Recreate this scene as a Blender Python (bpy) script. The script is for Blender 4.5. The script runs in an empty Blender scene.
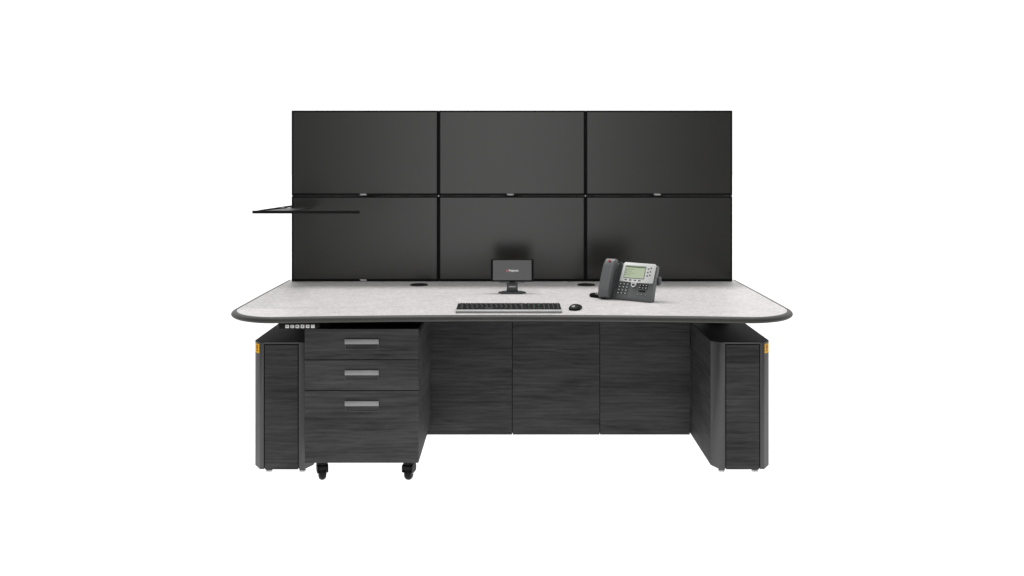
import bpy, bmesh, math, random
from mathutils import Vector, Matrix
random.seed(7)
S = bpy.context.scene
COL = S.collection
R = math.radians
EYE = 1.28           # camera height; the camera stands 4 m in front of the desk's middle

# ------------------------------------------------------------------ materials
def new_mat(name):
    m = bpy.data.materials.new(name); m.use_nodes = True
    nt = m.node_tree
    return m, nt, nt.nodes['Principled BSDF']

def plain(name, col, rough=0.5, metal=0.0, spec=0.5, bump=0.0, bscale=600, coat=0.0, var=0.06):
    m, nt, b = new_mat(name)
    if isinstance(col, (int, float)): col = (col, col, col)
    b.inputs['Roughness'].default_value = rough
    b.inputs['Metallic'].default_value = metal
    b.inputs['Specular IOR Level'].default_value = spec
    b.inputs['Coat Weight'].default_value = coat
    tc = nt.nodes.new('ShaderNodeTexCoord')
    n = nt.nodes.new('ShaderNodeTexNoise'); n.inputs['Scale'].default_value = 9; n.inputs['Detail'].default_value = 4
    nt.links.new(tc.outputs['Object'], n.inputs['Vector'])
    cr = nt.nodes.new('ShaderNodeValToRGB')
    cr.color_ramp.elements[0].position = .3; cr.color_ramp.elements[1].position = .7
    cr.color_ramp.elements[0].color = [c*(1-var) for c in col] + [1]
    cr.color_ramp.elements[1].color = [min(1, c*(1+var)) for c in col] + [1]
    nt.links.new(n.outputs['Fac'], cr.inputs['Fac'])
    nt.links.new(cr.outputs['Color'], b.inputs['Base Color'])
    if bump:
        n2 = nt.nodes.new('ShaderNodeTexNoise'); n2.inputs['Scale'].default_value = bscale
        nt.links.new(tc.outputs['Object'], n2.inputs['Vector'])
        bp = nt.nodes.new('ShaderNodeBump'); bp.inputs['Strength'].default_value = bump; bp.inputs['Distance'].default_value = .0005
        nt.links.new(n2.outputs['Fac'], bp.inputs['Height']); nt.links.new(bp.outputs['Normal'], b.inputs['Normal'])
    return m

def wood(name, lo, hi, rough=0.45):
    m, nt, b = new_mat(name)
    N, L = nt.nodes.new, nt.links.new
    tc = N('ShaderNodeTexCoord'); oi = N('ShaderNodeObjectInfo')
    off = N('ShaderNodeVectorMath'); off.operation = 'SCALE'
    cmb = N('ShaderNodeCombineXYZ'); cmb.inputs[0].default_value = 7; cmb.inputs[1].default_value = 3; cmb.inputs[2].default_value = 5
    L(cmb.outputs[0], off.inputs[0]); L(oi.outputs['Random'], off.inputs['Scale'])
    add = N('ShaderNodeVectorMath'); add.operation = 'ADD'
    L(tc.outputs['Object'], add.inputs[0]); L(off.outputs[0], add.inputs[1])
    def layer(sc, detail, dist, scale=1.0, rgh=.55):
        mp = N('ShaderNodeMapping'); mp.inputs['Scale'].default_value = sc
        L(add.outputs[0], mp.inputs['Vector'])
        n = N('ShaderNodeTexNoise'); n.inputs['Scale'].default_value = scale
        n.inputs['Detail'].default_value = detail; n.inputs['Distortion'].default_value = dist; n.inputs['Roughness'].default_value = rgh
        L(mp.outputs[0], n.inputs['Vector']); return n
    a = layer((3.0, 3.0, 24), 6, 1.1, rgh=.62)          # broad bands that wander
    f = layer((5, 5, 110), 6, .5, rgh=.75)    # fine pores along the grain
    c = layer((1.6, 1.6, 9), 3, 1.2)           # board-scale change
    # cathedral lines: a wave bent by a noise
    w = N('ShaderNodeTexWave'); w.wave_type = 'BANDS'; w.bands_direction = 'Z'
    w.inputs['Scale'].default_value = 11; w.inputs['Distortion'].default_value = 7.5
    w.inputs['Detail'].default_value = 3; w.inputs['Detail Scale'].default_value = .9; w.inputs['Detail Roughness'].default_value = .6
    mw = N('ShaderNodeMapping'); mw.inputs['Scale'].default_value = (.35, .35, 1.5)
    L(add.outputs[0], mw.inputs['Vector']); L(mw.outputs[0], w.inputs['Vector'])
    def mul(x, k):
        q = N('ShaderNodeMath'); q.operation = 'MULTIPLY'; L(x, q.inputs[0]); q.inputs[1].default_value = k; return q.outputs[0]
    def sm(x, y):
        q = N('ShaderNodeMath'); q.operation = 'ADD'; L(x, q.inputs[0]); L(y, q.inputs[1]); return q.outputs[0]
    tot = sm(sm(mul(a.outputs['Fac'], .22), mul(f.outputs['Fac'], .44)), sm(mul(c.outputs['Fac'], .30), mul(w.outputs['Fac'], .04)))
    cr = N('ShaderNodeValToRGB')
    e = cr.color_ramp.elements
    e[0].position = .36; e[0].color = [lo, lo*.995, lo*1.0, 1]
    e[1].position = .65; e[1].color = [hi, hi*.995, hi*.99, 1]
    L(tot, cr.inputs['Fac']); L(cr.outputs['Color'], b.inputs['Base Color'])
    b.inputs['Roughness'].default_value = rough; b.inputs['Specular IOR Level'].default_value = .05
    bp = N('ShaderNodeBump'); bp.inputs['Strength'].default_value = .25; bp.inputs['Distance'].default_value = .0006
    L(f.outputs['Fac'], bp.inputs['Height']); L(bp.outputs['Normal'], b.inputs['Normal'])
    return m

def laminate(name):
    m, nt, b = new_mat(name)
    N, L = nt.nodes.new, nt.links.new
    tc = N('ShaderNodeTexCoord')
    n1 = N('ShaderNodeTexNoise'); n1.inputs['Scale'].default_value = 14; n1.inputs['Detail'].default_value = 7; n1.inputs['Distortion'].default_value = 1.6
    n2 = N('ShaderNodeTexVoronoi'); n2.feature = 'DISTANCE_TO_EDGE'; n2.inputs['Scale'].default_value = 30
    n3 = N('ShaderNodeTexNoise'); n3.inputs['Scale'].default_value = 105; n3.inputs['Detail'].default_value = 3
    vd = N('ShaderNodeVectorMath'); vd.operation = 'SCALE'; vd.inputs['Scale'].default_value = .09
    va = N('ShaderNodeVectorMath'); va.operation = 'ADD'
    L(tc.outputs['Object'], n1.inputs['Vector']); L(tc.outputs['Object'], n3.inputs['Vector'])
    L(n1.outputs['Color'], vd.inputs[0]); L(vd.outputs[0], va.inputs[0]); L(tc.outputs['Object'], va.inputs[1])
    L(va.outputs[0], n2.inputs['Vector'])
    cr = N('ShaderNodeValToRGB'); e = cr.color_ramp.elements
    e[0].position = .32; e[0].color = (.56, .54, .536, 1); e[1].position = .68; e[1].color = (.645, .622, .618, 1)
    L(n1.outputs['Fac'], cr.inputs['Fac'])
    vr = N('ShaderNodeValToRGB'); e = vr.color_ramp.elements
    e[0].position = 0; e[0].color = (1.0, 1.0, 1.0, 1); e[1].position = .07; e[1].color = (.90, .90, .90, 1)
    L(n2.outputs['Distance'], vr.inputs['Fac'])
    gr = N('ShaderNodeValToRGB'); e = gr.color_ramp.elements
    e[0].position = .35; e[0].color = (.80, .80, .81, 1); e[1].position = .6; e[1].color = (1, 1, 1, 1)
    L(n3.outputs['Fac'], gr.inputs['Fac'])
    m1 = N('ShaderNodeMix'); m1.data_type = 'RGBA'; m1.blend_type = 'MULTIPLY'; m1.inputs[0].default_value = 1
    L(cr.outputs[0], m1.inputs[6]); L(vr.outputs[0], m1.inputs[7])
    m2 = N('ShaderNodeMix'); m2.data_type = 'RGBA'; m2.blend_type = 'MULTIPLY'; m2.inputs[0].default_value = 1
    L(m1.outputs[2], m2.inputs[6]); L(gr.outputs[0], m2.inputs[7])
    L(m2.outputs[2], b.inputs['Base Color'])
    b.inputs['Roughness'].default_value = .48; b.inputs['Specular IOR Level'].default_value = .4
    return m

M = {
 'laminate': laminate('speckled_laminate'),
 'wood': wood('dark_ash_wood', .034, .102, .6),
 'woodp': wood('charcoal_ash_wood', .027, .090, .6),
 'shelf': plain('satin_black_shelf', .012, .42, spec=.3, var=.05),
 'edge': plain('charcoal_edge', (.056, .055, .051), .46, spec=.16, bump=.1),
 'steel': plain('painted_charcoal_steel', (.066, .067, .066), .5, bump=.15, var=.03),
 'black': plain('satin_black', .010, .45, var=.1),
 'deep': plain('matte_black', .006, .7, spec=.2, var=.1),
 'lid': plain('black_laminate', .010, .7, spec=.12, var=.1),
 'bezel': plain('black_bezel', .0055, .55, spec=.10, var=.05),
 'screen': plain('screen_glass', (.0150, .0142, .0122), .23, spec=.55, var=.04),
 'alu': plain('brushed_aluminium', .30, .42, metal=.25, var=.04),
 'chrome': plain('chrome', .65, .3, metal=.5, var=.02),
 'white': plain('white_print', .85, .5, var=.02),
 'printgrey': plain('grey_print', .33, .5, var=.02),
 'red': plain('red_print', (.62, .035, .07), .5, var=.03),
 'yellow': plain('yellow_sticker', (.80, .42, .006), .6, spec=.08, var=.03),
 'darkred': plain('dark_red_print', (.16, .02, .006), .5, var=.03),
 'cream': plain('pale_yellow_print', (.68, .42, .03), .6, spec=.08, var=.02),
 'phonegrey': plain('phone_grey_plastic', (.115, .122, .124), .45, bump=.2, var=.04),
 'phonedark': plain('phone_dark_plastic', (.055, .060, .063), .5, bump=.2, var=.05),
 'emblem': plain('emblem_grey', .22, .5, var=.03),
 'silver': plain('silver_plastic', (.72, .73, .72), .38, var=.02),
 'lcd': plain('green_lcd', (.54, .63, .44), .35, var=.04),
 'lcddark': plain('lcd_ink', (.10, .17, .07), .5, var=.04),
 'keygrey': plain('light_key', .42, .45, var=.04),
 'keyblack': plain('key_black', (.008, .008, .008), .6, spec=.1, var=.1),
 'green': plain('green_legend', (.06, .30, .11), .5, var=.05),
 'legend': plain('key_legend', .17, .5, var=.03),
 'button': plain('pale_button', (.66, .66, .65), .35, var=.02),
 'rubber': plain('black_rubber', .004, .55, spec=.2, var=.1),
 'touch': plain('touch_screen', (.022, .022, .023), .16, spec=.6, var=.05),
}

# ------------------------------------------------------------------ mesh helpers
class MB:
    """Collects shapes, each with its own material, and links them as ONE mesh."""
    def __init__(self):
        self.bm = bmesh.new(); self.mats = []
    def _mi(self, m):
        if m not in self.mats: self.mats.append(m)
        return self.mats.index(m)
    def merge(self, b, mat, xf=None):
        i = self._mi(mat)
        for f in b.faces: f.material_index = i
        if xf is not None: bmesh.ops.transform(b, matrix=xf, verts=b.verts)
        bmesh.ops.recalc_face_normals(b, faces=b.faces)
        me = bpy.data.meshes.new('tmp'); b.to_mesh(me); b.free()
        self.bm.from_mesh(me); bpy.data.meshes.remove(me)
        return self
    def box(self, x0, x1, y0, y1, z0, z1, mat, bev=0.0, seg=2, xf=None):
        b = bmesh.new(); bmesh.ops.create_cube(b, size=1)
        bmesh.ops.scale(b, vec=(x1-x0, y1-y0, z1-z0), verts=b.verts)
        bmesh.ops.translate(b, vec=((x0+x1)/2, (y0+y1)/2, (z0+z1)/2), verts=b.verts)
        if bev: bmesh.ops.bevel(b, geom=b.edges[:], offset=bev, segments=seg, affect='EDGES', profile=.5)
        return self.merge(b, mat, xf)
    def prism(self, pts, a, c, mat, axis='Z', bev=0.0, seg=2, xf=None):
        """polygon pts extruded from a to c along an axis (Z: pts are x,y; X: pts are y,z; Y: pts are x,z)"""
        b = bmesh.new()
        def P(p, t):
            return (p[0], p[1], t) if axis == 'Z' else ((t, p[0], p[1]) if axis == 'X' else (p[0], t, p[1]))
        lo = [b.verts.new(P(p, a)) for p in pts]; hi = [b.verts.new(P(p, c)) for p in pts]
        b.faces.new(lo[::-1]); b.faces.new(hi)
        n = len(pts)
        for i in range(n): b.faces.new((lo[i], lo[(i+1) % n], hi[(i+1) % n], hi[i]))
        if bev: bmesh.ops.bevel(b, geom=b.edges[:], offset=bev, segments=seg, affect='EDGES', profile=.5)
        return self.merge(b, mat, xf)
    def cyl(self, c, r, h, mat, axis='Z', seg=28, r2=None, bev=0.0, xf=None):
        b = bmesh.new()
        bmesh.ops.create_cone(b, cap_ends=True, segments=seg, radius1=r, radius2=r if r2 is None else r2, depth=h)
        if bev:
            ed = [e for e in b.edges if abs(e.verts[0].co.z - e.verts[1].co.z) < 1e-6]
            bmesh.ops.bevel(b, geom=ed, offset=bev, segments=3, affect='EDGES', profile=.5)
        if axis == 'X': bmesh.ops.rotate(b, matrix=Matrix.Rotation(R(90), 3, 'Y'), verts=b.verts)
        if axis == 'Y': bmesh.ops.rotate(b, matrix=Matrix.Rotation(R(90), 3, 'X'), verts=b.verts)
        bmesh.ops.translate(b, vec=c, verts=b.verts)
        return self.merge(b, mat, xf)
    def tube(self, pts, r, mat, seg=8, closed=False, xf=None):
        b = bmesh.new(); P = [Vector(p) for p in pts]; n = len(P); rings = []
        up = Vector((0, 0, 1))
        for i in range(n):
            if closed: t = (P[(i+1) % n] - P[i-1]).normalized()
            else: t = (P[min(i+1, n-1)] - P[max(i-1, 0)]).normalized()
            s = t.cross(up)
            if s.length < 1e-4: s = t.cross(Vector((1, 0, 0)))
            s.normalize(); u = s.cross(t).normalized()
            rings.append([b.verts.new(P[i] + r*(math.cos(2*math.pi*k/seg)*s + math.sin(2*math.pi*k/seg)*u)) for k in range(seg)])
        for i in range(n if closed else n-1):
            A, B = rings[i], rings[(i+1) % n]
            for k in range(seg): b.faces.new((A[k], A[(k+1) % seg], B[(k+1) % seg], B[k]))
        if not closed: b.faces.new(rings[0][::-1]); b.faces.new(rings[-1])
        return self.merge(b, mat, xf)
    def text(self, s, size, mat, xf, depth=.0002, width=None, bold=0.0):
        cu = bpy.data.curves.new('txt', 'FONT'); cu.body = s; cu.size = size
        cu.align_x = 'CENTER'; cu.align_y = 'CENTER'; cu.extrude = depth; cu.offset = bold
        o = bpy.data.objects.new('txt', cu); COL.objects.link(o)
        bpy.context.view_layer.update()
        me = bpy.data.meshes.new_from_object(o.evaluated_get(bpy.context.evaluated_depsgraph_get()))
        b = bmesh.new(); b.from_mesh(me)
        bpy.data.objects.remove(o); bpy.data.curves.remove(cu); bpy.data.meshes.remove(me)
        xs = [v.co.x for v in b.verts]; ys = [v.co.y for v in b.verts]
        k = 1 if width is None else width/(max(xs)-min(xs))
        cx, cy = (max(xs)+min(xs))/2, (max(ys)+min(ys))/2
        for v in b.verts: v.co.x = (v.co.x-cx)*k; v.co.y -= cy
        return self.merge(b, mat, xf)
    def build(self, name, parent=None, smooth=35, mats=None):
        me = bpy.data.meshes.new(name); self.bm.to_mesh(me); self.bm.free()
        for m in self.mats: me.materials.append(M[m])
        if smooth:
            for p in me.polygons: p.use_smooth = True
            me.set_sharp_from_angle(angle=R(smooth))
        o = bpy.data.objects.new(name, me); COL.objects.link(o)
        if parent is not None: o.parent = parent
        return o

def empty(name, loc=(0, 0, 0), rz=0):
    o = bpy.data.objects.new(name, None); COL.objects.link(o)
    o.location = loc; o.rotation_euler = (0, 0, rz); o.empty_display_size = .1
    return o
def tag(o, label=None, cat=None, group=None, kind=None):
    for k, v in (('label', label), ('category', cat), ('group', group), ('kind', kind)):
        if v: o[k] = v
    return o
def children(o): return [c for c in COL.objects if c.parent == o]
def copy_tree(o, parent=None):
    c = o.copy(); COL.objects.link(c)
    if parent is not None: c.parent = parent
    for ch in children(o): copy_tree(ch, c)
    return c
def XZ(x, y, z):      # text facing the camera side (-y), upright
    return Matrix.Translation((x, y, z)) @ Matrix.Rotation(R(90), 4, 'X')

# ------------------------------------------------------------------ the floor: added translucent white sheet, lit through by the world so no shadows show
fm = bpy.data.materials.new('backlit_white'); fm.use_nodes = True
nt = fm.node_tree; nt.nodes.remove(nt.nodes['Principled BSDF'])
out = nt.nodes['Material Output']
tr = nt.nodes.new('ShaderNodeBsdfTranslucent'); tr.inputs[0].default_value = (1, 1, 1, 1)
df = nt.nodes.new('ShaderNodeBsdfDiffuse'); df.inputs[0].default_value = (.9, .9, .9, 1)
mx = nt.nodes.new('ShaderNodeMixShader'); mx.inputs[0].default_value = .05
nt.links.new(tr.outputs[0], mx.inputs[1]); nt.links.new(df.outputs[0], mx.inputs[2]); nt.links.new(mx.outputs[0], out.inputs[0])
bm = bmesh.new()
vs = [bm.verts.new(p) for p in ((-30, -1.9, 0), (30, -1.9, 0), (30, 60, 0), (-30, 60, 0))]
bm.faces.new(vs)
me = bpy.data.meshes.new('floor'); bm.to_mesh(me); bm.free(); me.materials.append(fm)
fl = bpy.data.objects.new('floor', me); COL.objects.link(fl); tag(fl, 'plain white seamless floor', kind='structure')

# ------------------------------------------------------------------ the desk
TOP = .690
desk = empty('control_desk', (0, -.35, 0)); D0 = Vector((0, -.35, 0))
tag(desk, 'wide operator console desk with pale speckled top, charcoal edge and dark wood legs', 'desk')
def on_desk(o): o.parent = desk; o.location = o.location - D0; return o

def half_outline():
    """right half of the top's plan, from the middle of the front to the back corner (world x, y)"""
    pts = []
    for i in range(15):
        x = .875*i/14
        pts.append((x, -.375 - .052*(x/.9)**2))
    x0, y0 = pts[-1]
    # rounded front corner: a quarter super-ellipse up to the straight side
    cx, cy, ax, ay = .875, -.215, .1785, abs(-.215 - y0)
    for i in range(1, 17):
        t = R(-90 + 90*i/16)
        c, s = math.cos(t), math.sin(t)
        e = 2/2.0
        pts.append((cx + ax*(abs(c)**e), cy - ay*(abs(s)**e)))
    pts.append((1.052, .25)); pts.append((1.047, .655))
    return pts
H = half_outline()
outline = H + [(-x, y) for x, y in H[::-1][:-1]]           # counter-clockwise seen from above
mb = MB(); mb.prism(outline, TOP-.0226, TOP, 'laminate')
on_desk(mb.build('desktop'))
# charcoal bullnose edge, swept round the front and both sides
path = [(-x, y) for x, y in H[::-1]] + H[1:]
n = len(path)
prof = [(o*.84, d*.74) for o, d in [(0, 0), (.006, .0003), (.013, .0018), (.019, .0050), (.0235, .0100), (.0255, .0150), (.0245, .0205), (.021, .0250), (.0155, .0285), (.008, .0305), (0, .0310)]]
b = bmesh.new(); rings = []
for i, p in enumerate(path):
    a, c = Vector(path[max(i-1, 0)]), Vector(path[min(i+1, n-1)])
    t = (c-a).normalized(); nn = Vector((t.y, -t.x))
    rings.append([b.verts.new((p[0]+nn.x*o, p[1]+nn.y*o, TOP+.0004-d)) for o, d in prof])
for i in range(n-1):
    for k in range(len(prof)-1): b.faces.new((rings[i][k], rings[i+1][k], rings[i+1][k+1], rings[i][k+1]))
b.faces.new(rings[0]); b.faces.new(rings[-1][::-1])
mb = MB(); mb.merge(b, 'edge'); on_desk(mb.build('edge_band', smooth=60))
# backing board under the top
mb = MB(); mb.prism([(x*.95, y*.86) for x, y in outline], TOP-.034, TOP-.0232, 'deep')
on_desk(mb.build('underside_board'))
# back beam
mb = MB(); mb.box(-.86, .86, .470, .50, .60, TOP-.035, 'deep', .002); on_desk(mb.build('back_beam'))
# cable grommets
for gx in (-.423, .338):
    mb = MB()
    mb.cyl((gx, .455, TOP+.0012), .041, .0028, 'deep', seg=40, bev=.001)
    mb.tube([(gx+.037*math.cos(2*math.pi*k/40), .455+.037*math.sin(2*math.pi*k/40), TOP+.0028) for k in range(40)], .0022, 'black', closed=True)
    mb.box(gx-.014, gx+.014, .425, .43, TOP+.0025, TOP+.0036, 'black')
    on_desk(mb.build('cable_grommet'))
# modesty panels: four boards side by side
ed = [-.8030, -.398, .0015, .3955, .8015]
for i in range(4):
    mb = MB(); mb.box(ed[i]+(.0012 if i else 0), ed[i+1]-(.0012 if i < 3 else 0), .414, .432, .0220, TOP-.035, 'woodp', .0008, 1)
    on_desk(mb.build('modesty_panel'))
mb = MB(); mb.box(-.8055, .8055, .4325, .438, .0245, TOP-.036, 'deep'); on_desk(mb.build('backing_board'))
# legs
def leg(sx):
    X = lambda v: sx*v
    z0, z1 = .0150, .5265
    plan = [(.8065, -.018), (.8360, -.050), (.8598, -.050), (.8598, -.030), (1.0002, -.030), (1.0002, -.050), (1.0165, -.050), (1.0435, -.018)]
    mb = MB(); pl = [(X(x), y) for x, y in plan]
    if sx < 0: pl = pl[::-1]
    mb.prism(pl, z0, z1, 'steel', bev=.0007, seg=1)
    mb.bm.verts.ensure_lookup_table()
    for v in mb.bm.verts:
        if v.co.z < z0+.002 and v.co.y > -.0255: v.co.z += .007
    xs = sorted((X(.8600), X(1.0000)))
    mb.box(xs[0], xs[1], -.050, -.0305, z1-.0065, z1, 'steel')
    lg = mb.build('leg')
    xs = sorted((X(.8069), X(1.0431)))
    mb = MB(); mb.box(xs[0], xs[1], -.0175, .500, z0+.0071, z1-.0004, 'woodp', .0006, 1); mb.build('side_panel', lg)
    xs = sorted((X(.8632), X(.9968)))
    mb = MB(); mb.box(xs[0], xs[1], -.0502, -.034, z0-.001, z1-.0102, 'woodp', .0008, 1); mb.build('front_panel', lg)
    pl2 = [(.8060, -.018), (.8358, -.0505), (1.0168, -.0505), (1.0440, -.018), (1.0440, .500), (.8060, .500)]
    pl2 = [(X(x), y) for x, y in pl2]
    mb = MB(); mb.prism(pl2 if sx > 0 else pl2[::-1], z1, z1+.0025, 'lid', bev=.0006, seg=1); mb.build('lid', lg)
    xs = sorted((X(.875), X(.975)))
    mb = MB(); mb.box(xs[0], xs[1], .40, .47, z1+.0025, TOP-.035, 'black', .002); mb.build('lift_column', lg)
    for fx in (.848, .983):
        mb = MB()
        mb.cyl((X(fx), -.032, .0045), .0135, .009, 'chrome', bev=.002)
        mb.cyl((X(fx), -.032, .012), .005, .008, 'chrome')
        mb.build('levelling_foot', lg)
        mb = MB(); mb.cyl((X(fx), .46, .0045), .0135, .009, 'chrome', bev=.002); mb.cyl((X(fx), .46, .012), .005, .008, 'chrome'); mb.build('levelling_foot', lg)
    # yellow warning sticker on the outer chamfer
    a, c = Vector((X(1.0165), -.050, 0)), Vector((X(1.0435), -.018, 0))
    t = (c-a).normalized(); nn = Vector((t.y, -t.x, 0))*sx
    if nn.x*sx < 0: nn = -nn
    tt = t*sx                                     # left-to-right for a viewer in front
    mid = (a+c)/2 + nn*.0006 + Vector((0, 0, .500))
    fr = Matrix(((tt.x, 0, nn.x, mid.x), (tt.y, 0, nn.y, mid.y), (0, 1, 0, mid.z), (0, 0, 0, 1)))
    mb = MB()
    mb.box(-.0180, .0180, -.0185, .0185, -.0003, .0003, 'yellow', xf=fr)
    mb.box(-.0160, .0160, -.0160, .0160, .0003, .0006, 'cream', xf=fr)
    mb.box(-.0145, .0145, -.0142, .0142, .0006, .0009, 'yellow', xf=fr)
    mb.prism([(-.0065, .012), (.0065, .012), (.0045, -.003), (-.0045, -.003)], .0009, .0013, 'darkred', xf=fr)
    mb.prism([(-.005, -.0055), (.005, -.0055), (.005, -.012), (-.005, -.012)], .0009, .0013, 'darkred', xf=fr)
    mb.build('warning_sticker', lg)
    on_desk(lg)
leg(-1); leg(1)
# height switch strip under the front left edge
mb = MB(); mb.box(-.868, -.722, -.352, -.315, .6335, TOP-.0345, 'deep', .0015); sp = mb.build('switch_strip')
for i in range(6):
    x = -.8365 + i*.01905
    mb = MB(); mb.box(x-.0072, x+.0072, -.3555, -.352, .6375, .6505, 'button', .0018)
    z = .644; y = -.3557
    if i == 0: mb.box(x-.004, x+.004, y-.0002, y, z-.0006, z+.0006, 'deep')
    if i == 1: mb.text('C', .011, 'deep', XZ(x, y, z)); 
    if i == 2: mb.cyl((x-.001, y, z), .0026, .0004, 'deep', axis='Y')
    if i == 3: mb.prism([(x-.004, z), (x+.002, z+.0025), (x+.002, z-.0025)], y-.0002, y, 'deep', axis='Y')
    if i == 4: mb.prism([(x-.0022, z-.001), (x+.0022, z-.001), (x, z+.0035)], y-.0002, y, 'deep', axis='Y')
    if i == 5: mb.box(x-.003, x+.003, y-.0002, y, z-.0004, z+.0004, 'printgrey')
    mb.build('button', sp)
on_desk(sp)
# rear monitor posts and rails (behind the screens)
mb = MB()
for x in (-.6886, 0, .6886): mb.box(x-.03, x+.03, .655, .70, .42, 1.42, 'black', .003)
for z in (.86, 1.28): mb.box(-.98, .98, .632, .654, z-.02, z+.02, 'black', .002)
mb.box(-.95, .95, .655, .70, .38, .42, 'black', .002)
mb.box(-.95, .95, .46, .70, .421, .445, 'black', .002)
on_desk(mb.build('mounting_rail'))

# ------------------------------------------------------------------ six monitors
MW, MH = .6866, .3993
FY = .585     # y of the screens' fronts
def rounded(w, h, r, k=4):
    p = []; r = min(r, .0025)
    for cx, cz, a0 in ((w/2-r, h/2-r, 0), (-w/2+r, h/2-r, 90), (-w/2+r, -h/2+r, 180), (w/2-r, -h/2+r, 270)):
        for i in range(k+1):
            t = R(a0+90*i/k); p.append((cx+r*math.cos(t), cz+r*math.sin(t)))
    return p
def make_monitor():
    root = empty('monitor', (0, 0, 0))
    # housing: slim rounded slab with a recessed front; origin at the middle of its foot edge
    b = bmesh.new()
    def ring(w, h, r, y, dz=0): return [b.verts.new((x, y, z+MH/2+dz)) for x, z in rounded(w, h, r)]
    lip = .0078
    hs = MH-.007-.0115
    dz = (.0115-.007)/2
    rs = [ring(MW-.02, MH-.02, .006, .036), ring(MW, MH, .006, .026), ring(MW, MH, .006, .0012), ring(MW-.0010, MH-.0010, .005, 0),
          ring(MW-2*lip+.001, hs+.001, .002, 0, dz), ring(MW-2*lip, hs, .0015, .0016, dz)]
    for A, B in zip(rs, rs[1:]):
        m_ = len(A)
        for k in range(m_): b.faces.new((A[k], A[(k+1) % m_], B[(k+1) % m_], B[k]))
    b.faces.new(rs[0]); b.faces.new(rs[-1])
    mb = MB(); mb.merge(b, 'bezel'); mb.build('housing', root)
    mb = MB(); mb.box(-MW/2+lip+.0003, MW/2-lip-.0003, .0009, .0015, .0118, .0118+hs-.0008, 'screen'); mb.build('screen', root)
    mb = MB(); mb.text('TOSHIBA', .0098, 'white', XZ(-.008, -.0003, .0064), width=.032, bold=.0004); mb.build('logo', root)
    mb = MB(); mb.box(-.05, .05, .036, .042, MH/2-.05, MH/2+.05, 'black', .001); mb.build('mount_plate', root)
    return root
mon = make_monitor()
labels = {
 (0, 1): 'black wide screen at the top left of the six-screen wall',
 (1, 1): 'black wide screen at the top middle of the six-screen wall',
 (2, 1): 'black wide screen at the top right of the six-screen wall',
 (0, 0): 'black wide screen at the bottom left, behind the thin side shelf',
 (1, 0): 'black wide screen at the bottom middle, behind the small touch display',
 (2, 0): 'black wide screen at the bottom right, behind the desk phone'}
first = True
for (i, j), lb in labels.items():
    o = mon if first else copy_tree(mon); first = False
    o.location = ((i-1)*.6878, FY, .6901 + j*.4004)
    tag(o, lb, 'monitor', 'wall of six black screens')

# ------------------------------------------------------------------ thin black side shelf by the left screens
sh = empty('side_shelf', (-.83, .27, 1.045))
def loc(o, root):        # geometry was written in world coordinates: bring it into the root's frame
    if root.name == 'side_shelf':            # the shelf tips down slightly towards its back
        for v in o.data.vertices: v.co.z -= (v.co.y + .04)*.026
    o.data.transform(root.matrix_basis.inverted()); o.parent = root; return o
tag(sh, 'thin flat black shelf sticking out left in front of the lower left screen', 'shelf')
mb = MB(); mb.box(-1.049, -.930, -.035, .540, 1.0480, 1.0515, 'shelf', .0008, 1); loc(mb.build('tray'), sh)
mb = MB(); mb.box(-1.0495, -.6155, -.041, -.035, 1.0450, 1.0570, 'deep', .001, 1); loc(mb.build('front_rail'), sh)
mb = MB(); mb.prism([(-.034, 1.0516), (.66, 1.0516), (.66, 1.0610), (.40, 1.0590), (.1, 1.0565), (-.034, 1.0540)], -1.0490, -1.0455, 'deep', axis='X'); loc(mb.build('side_rail'), sh)
mb = MB(); mb.box(-1.0445, -1.036, .42, .47, 1.0516, 1.0570, 'alu', .001); loc(mb.build('bracket'), sh)
mb = MB(); mb.box(-1.0485, -.95, .632, .655, 1.03, 1.0512, 'black', .001); loc(mb.build('mounting_arm'), sh)

# ------------------------------------------------------------------ drawer cabinet on castors
cab = empty('drawer_cabinet', (-.592, .14, 0))
tag(cab, 'dark wood three drawer cabinet on castors tucked under the left of the desk', 'cabinet')
cx0, cx1, cy0, cy1, cz0, cz1 = -.8110, -.3660, -.165, .408, .0765, .6005
mb = MB()
mb.box(cx0, cx1, cy0+.019, cy1, cz0, cz1-.0195, 'wood', .0006, 1)
loc(mb.build('body'), cab)
mb = MB(); mb.box(cx0, cx1, cy0+.0185, cy1, cz1-.019, cz1-.0005, 'lid', .0006, 1); loc(mb.build('top_board'), cab)
splits = [(.4815, .6005), (.3610, .4785), (.0765, .3580)]
for z0, z1 in splits:
    mb = MB(); mb.box(cx0, cx1, cy0, cy0+.0180, z0, z1, 'wood', .0008, 1)
    dr = loc(mb.build('drawer'), cab)
    hz = {.6005: .5615, .4785: .4403, .3580: .3195}[z1]
    hx0, hx1 = -.6540, -.5210
    mb = MB()
    mb.box(hx0, hx1, cy0-.0060, cy0-.0003, hz-.0195, hz, 'alu', .0012)
    # flat finger pull: darker plate painting the recess's shade, thin raised rim
    mb.box(hx0+.003, hx1-.003, cy0-.0008, cy0-.0003, hz-.0405, hz-.0197, 'woodp')
    for q in ((hx0+.0015, hx0+.0035, hz-.042, hz-.0197), (hx1-.0035, hx1-.0015, hz-.042, hz-.0197), (hx0+.0035, hx1-.0035, hz-.042, hz-.040)):
        mb.box(q[0], q[1], cy0-.0016, cy0-.0002, q[2], q[3], 'steel')
    h = mb.build('handle'); h.data.transform(cab.matrix_basis.inverted()); h.parent = dr
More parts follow.
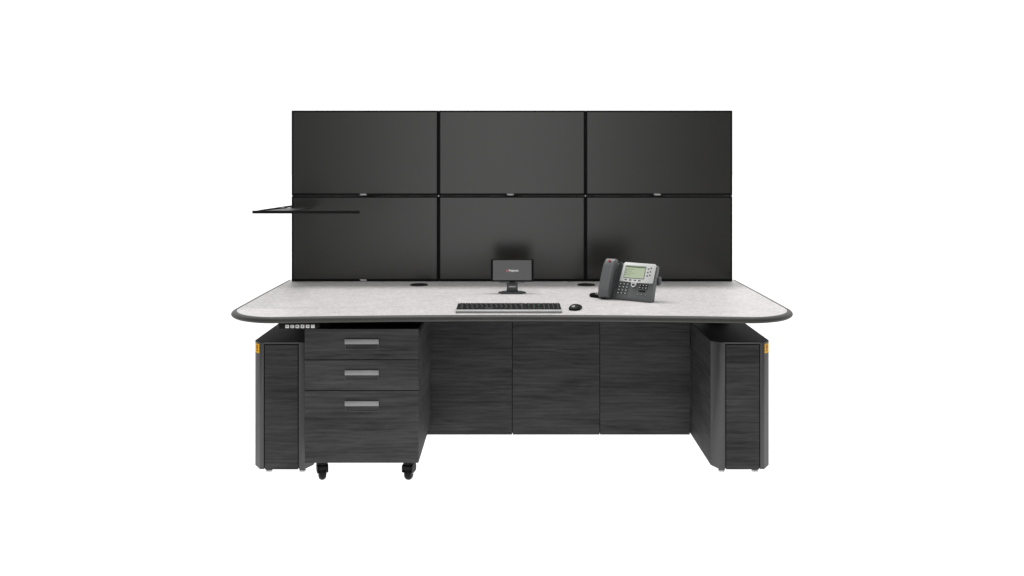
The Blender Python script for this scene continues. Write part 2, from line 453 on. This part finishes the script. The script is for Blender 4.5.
def caster(x, y, rz):
    side = [(-.022, .036), (-.022, .060), (-.012, .0640), (.024, .0640), (.034, .052), (.034, .036), (.024, .030), (-.010, .030)]
    root = MB()
    root.cyl((0, 0, .0690), .021, .0140, 'rubber', bev=.002)
    root.prism(side, -.0215, -.0165, 'rubber', axis='X', bev=.001, seg=1)
    root.prism(side, .0165, .0215, 'rubber', axis='X', bev=.001, seg=1)
    root.prism([(-.026, .044), (-.026, .060), (-.014, .0640), (.020, .0640), (.020, .060), (-.010, .0605)], -.0165, .0165, 'rubber', axis='X', bev=.001, seg=1)
    root.box(-.0165, .0165, -.012, .024, .0605, .0635, 'rubber', .001)
    o = root.build('caster')
    w = MB(); w.cyl((0, .004, .0290), .0290, .030, 'rubber', axis='X', seg=40, bev=.0130)
    w.cyl((0, .004, .0290), .006, .035, 'chrome', axis='X')
    w.build('wheel', o)
    o.parent = cab; o.location = Vector((x, y, 0)) - cab.location; o.rotation_euler = (0, 0, rz)
caster(-.7480, -.134, R(16)); caster(-.4080, -.134, R(-12)); caster(-.7480, .35, R(30)); caster(-.4080, .35, R(-20))

# ------------------------------------------------------------------ small touch display
td = empty('touch_display', (.001, .200, TOP))
tag(td, 'small touch display on a grey stand in front of the bottom middle screen', 'display')
tilt = Matrix.Translation((0, 0, .0950)) @ Matrix.Rotation(R(-10), 4, 'X')
mb = MB(); mb.box(-.0915, .0915, 0, .016, -.0455, .0500, 'bezel', .003, xf=tilt); fr_ = mb.build('frame', td)
mb = MB(); mb.box(-.0825, .0825, -.0012, .0002, -.0395, .0455, 'touch', xf=tilt); mb.build('screen', td)
mb = MB()
mb.prism([(-.0265, -.0020), (-.0235, .0065), (-.0185, .0010), (-.0150, -.0035), (-.0275, -.0040)], -.0019, -.0013, 'red', axis='Y', xf=tilt)
mb.prism([(-.0248, -.0010), (-.0235, .0040), (-.0215, -.0010)], -.0024, -.0019, 'white', axis='Y', xf=tilt)
mb.text('Polycom', .0115, 'white', tilt @ XZ(.0060, -.0016, .0004), width=.042, bold=.0007)
mb.build('logo', td)
mb = MB()
for s in (-1, 1): mb.box(min(s*.012, s*.055), max(s*.012, s*.055), -.004, .010, -.0510, -.0455, 'phonegrey', .001, xf=tilt)
mb.prism([(-.0260, .006), (.0260, .006), (.0215, .020), (.0215, .034), (.0260, .046), (-.0260, .046), (-.0215, .034), (-.0215, .020)], .006, .024, 'phonegrey', axis='Y', bev=.002)
mb.box(-.0150, .0150, .0040, .0062, .024, .029, 'silver', .0008)
mb.box(-.0120, .0120, .0035, .0062, .036, .044, 'phonedark', .0008)
mb.box(-.0165, .0165, .010, .026, .044, .085, 'phonegrey', .003)
mb.build('neck', td)
mb = MB(); mb.prism([(-.060, -.002), (-.045, -.028), (-.030, -.034), (.030, -.034), (.045, -.028), (.060, -.002), (.040, .035), (-.040, .035)], 0, .006, 'phonedark', bev=.002)
mb.build('foot', td)

# ------------------------------------------------------------------ keyboard
kb = empty('keyboard', (-.0120, -.255, TOP), 0)
tag(kb, 'flat black keyboard with silver front lip lying near the desk edge', 'keyboard')
slope = math.atan2(.0032, .14)
mb = MB()
mb.prism([(-.075, .001), (-.077, .011), (-.074, .0118), (.066, .0150), (.068, .013), (.068, .001)], -.198, .198, 'keyblack', axis='X', bev=.0010, seg=2)
mb.build('base', kb)
mb = MB(); mb.prism([(-.0835, .0008), (-.0835, .0065), (-.079, .0105), (-.0735, .0128), (-.0735, .0120), (-.0765, .0005)], -.199, .199, 'alu', axis='X', bev=.0010, seg=2); mb.build('front_lip', kb)
def key_at(u, v, w, d, col, src={}):
    if col == 'printgrey': col = 'legend'
    k = (round(w, 4), round(d, 4), col)
    if k not in src:
        mb = MB(); mb.box(-w/2, w/2, -d/2, d/2, 0, .0026, 'keyblack', .0008, 1)
        mb.box(-w*.16, w*.14, -d*.06, d*.14, .0026, .0028, col)
        o = mb.build('key', kb); src[k] = o
    else:
        o = src[k].copy(); COL.objects.link(o); o.parent = kb
    o.location = (u, v, .0112 + (v+.074)/.140*.0032); o.rotation_euler = (slope, 0, 0)
for r_ in range(5):
    v = -.0510 + r_*.0252
    n_ = 13; x0 = -.190; wtot = .252
    if r_ == 0: ws = [1.3, 1.1, 1.1, 5.4, 1.1, 1.1, 1.3, 1.0]
    else: ws = [1.0+.35*((r_*7) % 3)/2] + [1]*11 + [1.5-.2*((r_*5) % 3)/2]
    tot = sum(ws); x = x0
    for w in ws:
        ww = w/tot*wtot; key_at(x+ww/2, v, ww-.0022, .0222, 'printgrey'); x += ww
    for c_ in range(3):
        if r_ in (1,) and c_ != 1: continue
        key_at(.0765+c_*.0190, v, .0162, .0222, 'green' if r_ >= 1 and r_ < 3 else 'printgrey')
    for c_ in range(4): key_at(.1345+c_*.0175, v, .0150, .0222, 'printgrey')

# ------------------------------------------------------------------ mouse
ms = empty('computer_mouse', (.2440, -.236, TOP), R(-14))
tag(ms, 'small dark wireless mouse with a silver patch, right of the keyboard', 'mouse')
def mouse_skin(grow=0.0):
    b = bmesh.new(); bmesh.ops.create_uvsphere(b, u_segments=64, v_segments=40, radius=1)
    e = lambda t, p: math.copysign(abs(t)**p, t)
    for v in b.verts:
        x, y, z = v.co
        w = .0245*(1 - .10*math.exp(-((y)/.35)**2))
        hgt = .0105 + .0045*max(0, 1-((y+.25)/.8)**2)
        v.co = (e(x, .75)*w*(1+grow), e(y, .85)*.0480*(1+grow), max(z, -.15)*hgt*(1+grow) + .0045)
    return b
b = mouse_skin()
mb = MB(); mb.merge(b, 'keyblack'); mb.build('shell', ms, smooth=80)
b = mouse_skin(.02)
bmesh.ops.delete(b, geom=[f for f in b.faces if not (-.0085 < f.calc_center_median().x < .0035 and -.0385 < f.calc_center_median().y < -.0260 and f.calc_center_median().z > .007)], context='FACES')
mb = MB(); mb.merge(b, 'emblem'); mb.build('emblem', ms, smooth=80)
mb = MB(); mb.cyl((0, .027, .0095), .0048, .0065, 'rubber', axis='X', bev=.001); mb.build('scroll_wheel', ms)
# ------------------------------------------------------------------ desk phone
TH = R(-36)
ph = empty('desk_phone', (.3750, .0470, TOP), TH)
tag(ph, 'grey office phone with a pale green display, right of the mouse', 'phone')
W = .221; DV = Vector((0, .063, .136)).normalized(); NV = Vector((0, -.136, .063)).normalized()
F = Matrix(((1, 0, 0, 0), (0, DV.y*.95, NV.y, 0), (0, DV.z*.95, NV.z, .012), (0, 0, 0, 1)))     # face frame: u, v, out
mb = MB()
mb.prism([(0, .001), (-.001, .013), (.061, .1400), (.070, .1420), (.078, .134), (.036, .030), (.034, .001)], 0, W, 'phonegrey', axis='X', bev=.0025)
mb.prism([(.050, .075), (.062, .095), (.128, .006), (.128, .001), (.110, .001)], .055, W-.070, 'phonedark', axis='X', bev=.002)
mb.build('body', ph)
mb = MB(); mb.box(W-.008, W+.010, .060, .090, .062, .066, 'printgrey', .001); mb.box(W-.006, W+.006, .060, .084, .0662, .097, 'phonedark', .002); mb.build('side_latch', ph)
# cradle as a dark strip painting the shadow gap, and handset
hs_out = [(-.010, .006), (-.011, .026), (-.004, .036), (.020, .0400), (.055, .0410), (.095, .0425), (.130, .0430), (.150, .0400), (.163, .0320), (.167, .018), (.164, .006), (.136, .004), (.128, .014), (.115, .021), (.080, .024), (.048, .021), (.036, .014), (.028, .004), (.000, .003)]
mb = MB()
xf = F @ Matrix.Translation((-.004, -.004, 0))
mb.prism(hs_out, 0, .047, 'phonegrey', axis='X', bev=.0050, seg=3, xf=xf)
hsn = mb.build('handset', ph, smooth=50)
mb = MB(); mb.box(.015, .026, .1425, .1485, .0395, .0445, 'red', .0012, xf=F); mb.build('message_lamp', hsn)
mb = MB(); mb.prism([(.0, .0005), (.155, .0005), (.155, .006), (.120, .0015), (.04, .0015), (.0, .006)], .0445, .0600, 'phonedark', axis='X', bev=.0012, seg=1, xf=F); mb.build('cradle_shade', ph)
# silver display surround
mb = MB(); mb.prism([(.0665, .0690), (.1230, .0690), (.1285, .0600), (.1405, .0600), (.1460, .0690), (.2120, .0690), (.2170, .0730), (.2170, .1500), (.2130, .1560), (.0760, .1560), (.0700, .1510)], .0006, .0080, 'silver', bev=.0014, xf=F)
bz = mb.build('display_surround', ph)
mb = MB()
mb.box(.0815, .1765, .0850, .1420, .0081, .0088, 'phonedark', .0003, 1, xf=F)
mb.box(.0835, .1745, .0870, .1400, .0088, .0092, 'lcd', xf=F)
mb.box(.0850, .1730, .1335, .1385, .0092, .0094, 'lcddark', xf=F)
for q in range(4):
    mb.box(.0860, .0900, .1225-q*.0085, .1265-q*.0085, .0092, .0094, 'lcddark', xf=F)
    mb.box(.0930, .0930+(.030, .022, .036, .018)[q], .1240-q*.0085, .1252-q*.0085, .0092, .0094, 'lcddark', xf=F)
mb.box(.1640, .1725, .0900, .1300, .0092, .0093, 'lcd', xf=F)
mb.build('display', bz)
for q in range(4):
    mb = MB(); mb.box(.0890+q*.0210, .1000+q*.0210, .0755, .0795, .0080, .0094, 'phonedark', .0008, xf=F); mb.build('soft_key', bz)
for a_ in range(2):
    for c_ in range(3):
        mb = MB(); u0, v0 = .1880+a_*.0115, .1010+c_*.0155+a_*.0040; mb.box(u0-.0032, u0+.0032, v0-.0026, v0+.0026, .0080, .0096, 'phonedark', .0010, xf=F); mb.build('line_key', bz)
mb = MB()
mb.tube([F @ Vector((.1345+.0098*math.cos(2*math.pi*k/28), .0600+.0115*math.sin(2*math.pi*k/28), .0075)) for k in range(28)], .0022, 'silver', closed=True)
mb.cyl((0, 0, .0045), .0055, .007, 'phonedark', bev=.001, xf=F @ Matrix.Translation((.1345, .0585, 0)))
mb.build('navigation_ring', ph)
for r_ in range(4):
    for c_ in range(3):
        mb = MB(); u0, v0 = .0735+c_*.0165-(.0010*(3-r_)), .0175+r_*.0138
        mb.box(u0-.0048, u0+.0048, v0-.0036, v0+.0036, .0005, .0042, 'phonedark', .0010, xf=F)
        mb.box(u0-.0028, u0+.0024, v0-.0018, v0+.0020, .0042, .0045, 'silver', xf=F); mb.build('number_key', ph)
for r_ in range(2):
    for c_ in range(3):
        mb = MB(); u0, v0 = .1640+c_*.0140, .0480+r_*.0110
        mb.box(u0-.0055, u0+.0055, v0-.0036, v0+.0036, .0005, .0040, 'keyblack', .0010, xf=F)
        mb.box(u0-.0030, u0+.0020, v0-.0012, v0+.0014, .0040, .0043, 'silver', xf=F); mb.build('function_key', ph)
mb = MB(); mb.box(.1600, .1910, .0315, .0375, .0005, .0040, 'keyblack', .0015, xf=F); mb.build('volume_key', ph)
for c_ in range(3):
    mb = MB(); mb.box(.1560+c_*.0185, .1630+c_*.0185, .0160, .0205, .0005, .0038, 'phonedark', .0010, xf=F); mb.box(.1580+c_*.0185, .1610+c_*.0185, .0172, .0194, .0038, .0041, 'silver', xf=F); mb.build('function_key', ph)
# coiled handset cord lying beside the phone
ctl = [Vector(p) for p in ((.020, -.012, .0068), (-.010, -.008, .0068), (-.050, -.002, .0068), (-.066, .024, .0068), (-.044, .054, .0068), (.005, .062, .0068), (.040, .072, .0068))]
def cr_(t):
    n_ = len(ctl)-1; f = t*n_; i = min(int(f), n_-1); f -= i
    P = [ctl[max(i-1, 0)], ctl[i], ctl[i+1], ctl[min(i+2, n_)]]
    return .5*((2*P[1]) + (-P[0]+P[2])*f + (2*P[0]-5*P[1]+4*P[2]-P[3])*f*f + (-P[0]+3*P[1]-3*P[2]+P[3])*f**3)
pts = []
NN = 620
for k in range(NN):
    t = k/(NN-1); p = cr_(t); q = (cr_(min(t+.004, 1)) - cr_(max(t-.004, 0))).normalized()
    s_ = q.cross(Vector((0, 0, 1))).normalized(); a_ = 2*math.pi*t*34
    pts.append(p + .0058*(math.cos(a_)*s_ + math.sin(a_)*Vector((0, 0, 1))))
mb = MB(); mb.tube(pts, .0021, 'rubber', seg=6); mb.build('handset_cord', ph)

# ------------------------------------------------------------------ light: a white studio; the camera side is dimmer away from its middle
w = bpy.data.worlds.new('World'); S.world = w; w.use_nodes = True
nt = w.node_tree; N, L = nt.nodes.new, nt.links.new
bg = nt.nodes['Background']
tc = N('ShaderNodeTexCoord'); sx = N('ShaderNodeSeparateXYZ'); L(tc.outputs['Generated'], sx.inputs[0])
def mrange(src, a, b_, c, d, smooth=True):
    q = N('ShaderNodeMapRange'); q.interpolation_type = 'SMOOTHSTEP' if smooth else 'LINEAR'
    L(src, q.inputs['Value'])
    for k, v in zip(('From Min', 'From Max', 'To Min', 'To Max'), (a, b_, c, d)): q.inputs[k].default_value = v
    return q.outputs['Result']
def math_(op, a, b_=None):
    q = N('ShaderNodeMath'); q.operation = op
    for i, v in enumerate((a, b_)):
        if v is None: continue
        if isinstance(v, (int, float)): q.inputs[i].default_value = v
        else: L(v, q.inputs[i])
    return q.outputs[0]
X_, Y_, Z_ = sx.outputs
front = mrange(Y_, -.45, .0, 0, 1)
xx = math_('DIVIDE', math_('ADD', X_, .012), .135)
lobe = math_('EXPONENT', math_('MULTIPLY', math_('MULTIPLY', xx, xx), -1.0))
back = math_('ADD', math_('MULTIPLY', lobe, 2.25), .10)
base = math_('ADD', math_('MULTIPLY', back, math_('SUBTRACT', 1.0, front)), math_('MULTIPLY', front, 1.06))
up = mrange(Z_, .35, .8, 0, .15)
dn = mrange(Z_, -.3, -.7, 0, .65)  # added brightness under the floor sheet, keeps the floor white
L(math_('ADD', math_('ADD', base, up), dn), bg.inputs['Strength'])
bg.inputs['Color'].default_value = (1, 1, 1, 1)

# a long soft lamp above the desk, a little behind the screens
la = bpy.data.lights.new('softbox', 'AREA'); la.shape = 'RECTANGLE'; la.size = 3.2; la.size_y = .35; la.energy = 95; la.color = (1, .99, .98)
lo = bpy.data.objects.new('softbox', la); COL.objects.link(lo); lo.location = (0, 1.15, 3.6)
lo.rotation_euler = (Vector((0, .3, .6)) - lo.location).to_track_quat('-Z', 'Y').to_euler()

# ------------------------------------------------------------------ camera
cd = bpy.data.cameras.new('camera'); cam = bpy.data.objects.new('camera', cd); COL.objects.link(cam)
cam.location = (0, -4, EYE); cam.rotation_euler = (R(90), 0, 0)
cd.lens = 980/1024*36; cd.sensor_width = 36; cd.shift_y = -132.6/1024; cd.clip_end = 500
S.camera = cam
S.render.engine = 'CYCLES'
S.cycles.use_denoising = True
S.cycles.max_bounces = 8
S.view_settings.view_transform = 'Standard'; S.view_settings.look = 'None'
S.view_settings.exposure = 0; S.view_settings.gamma = 1
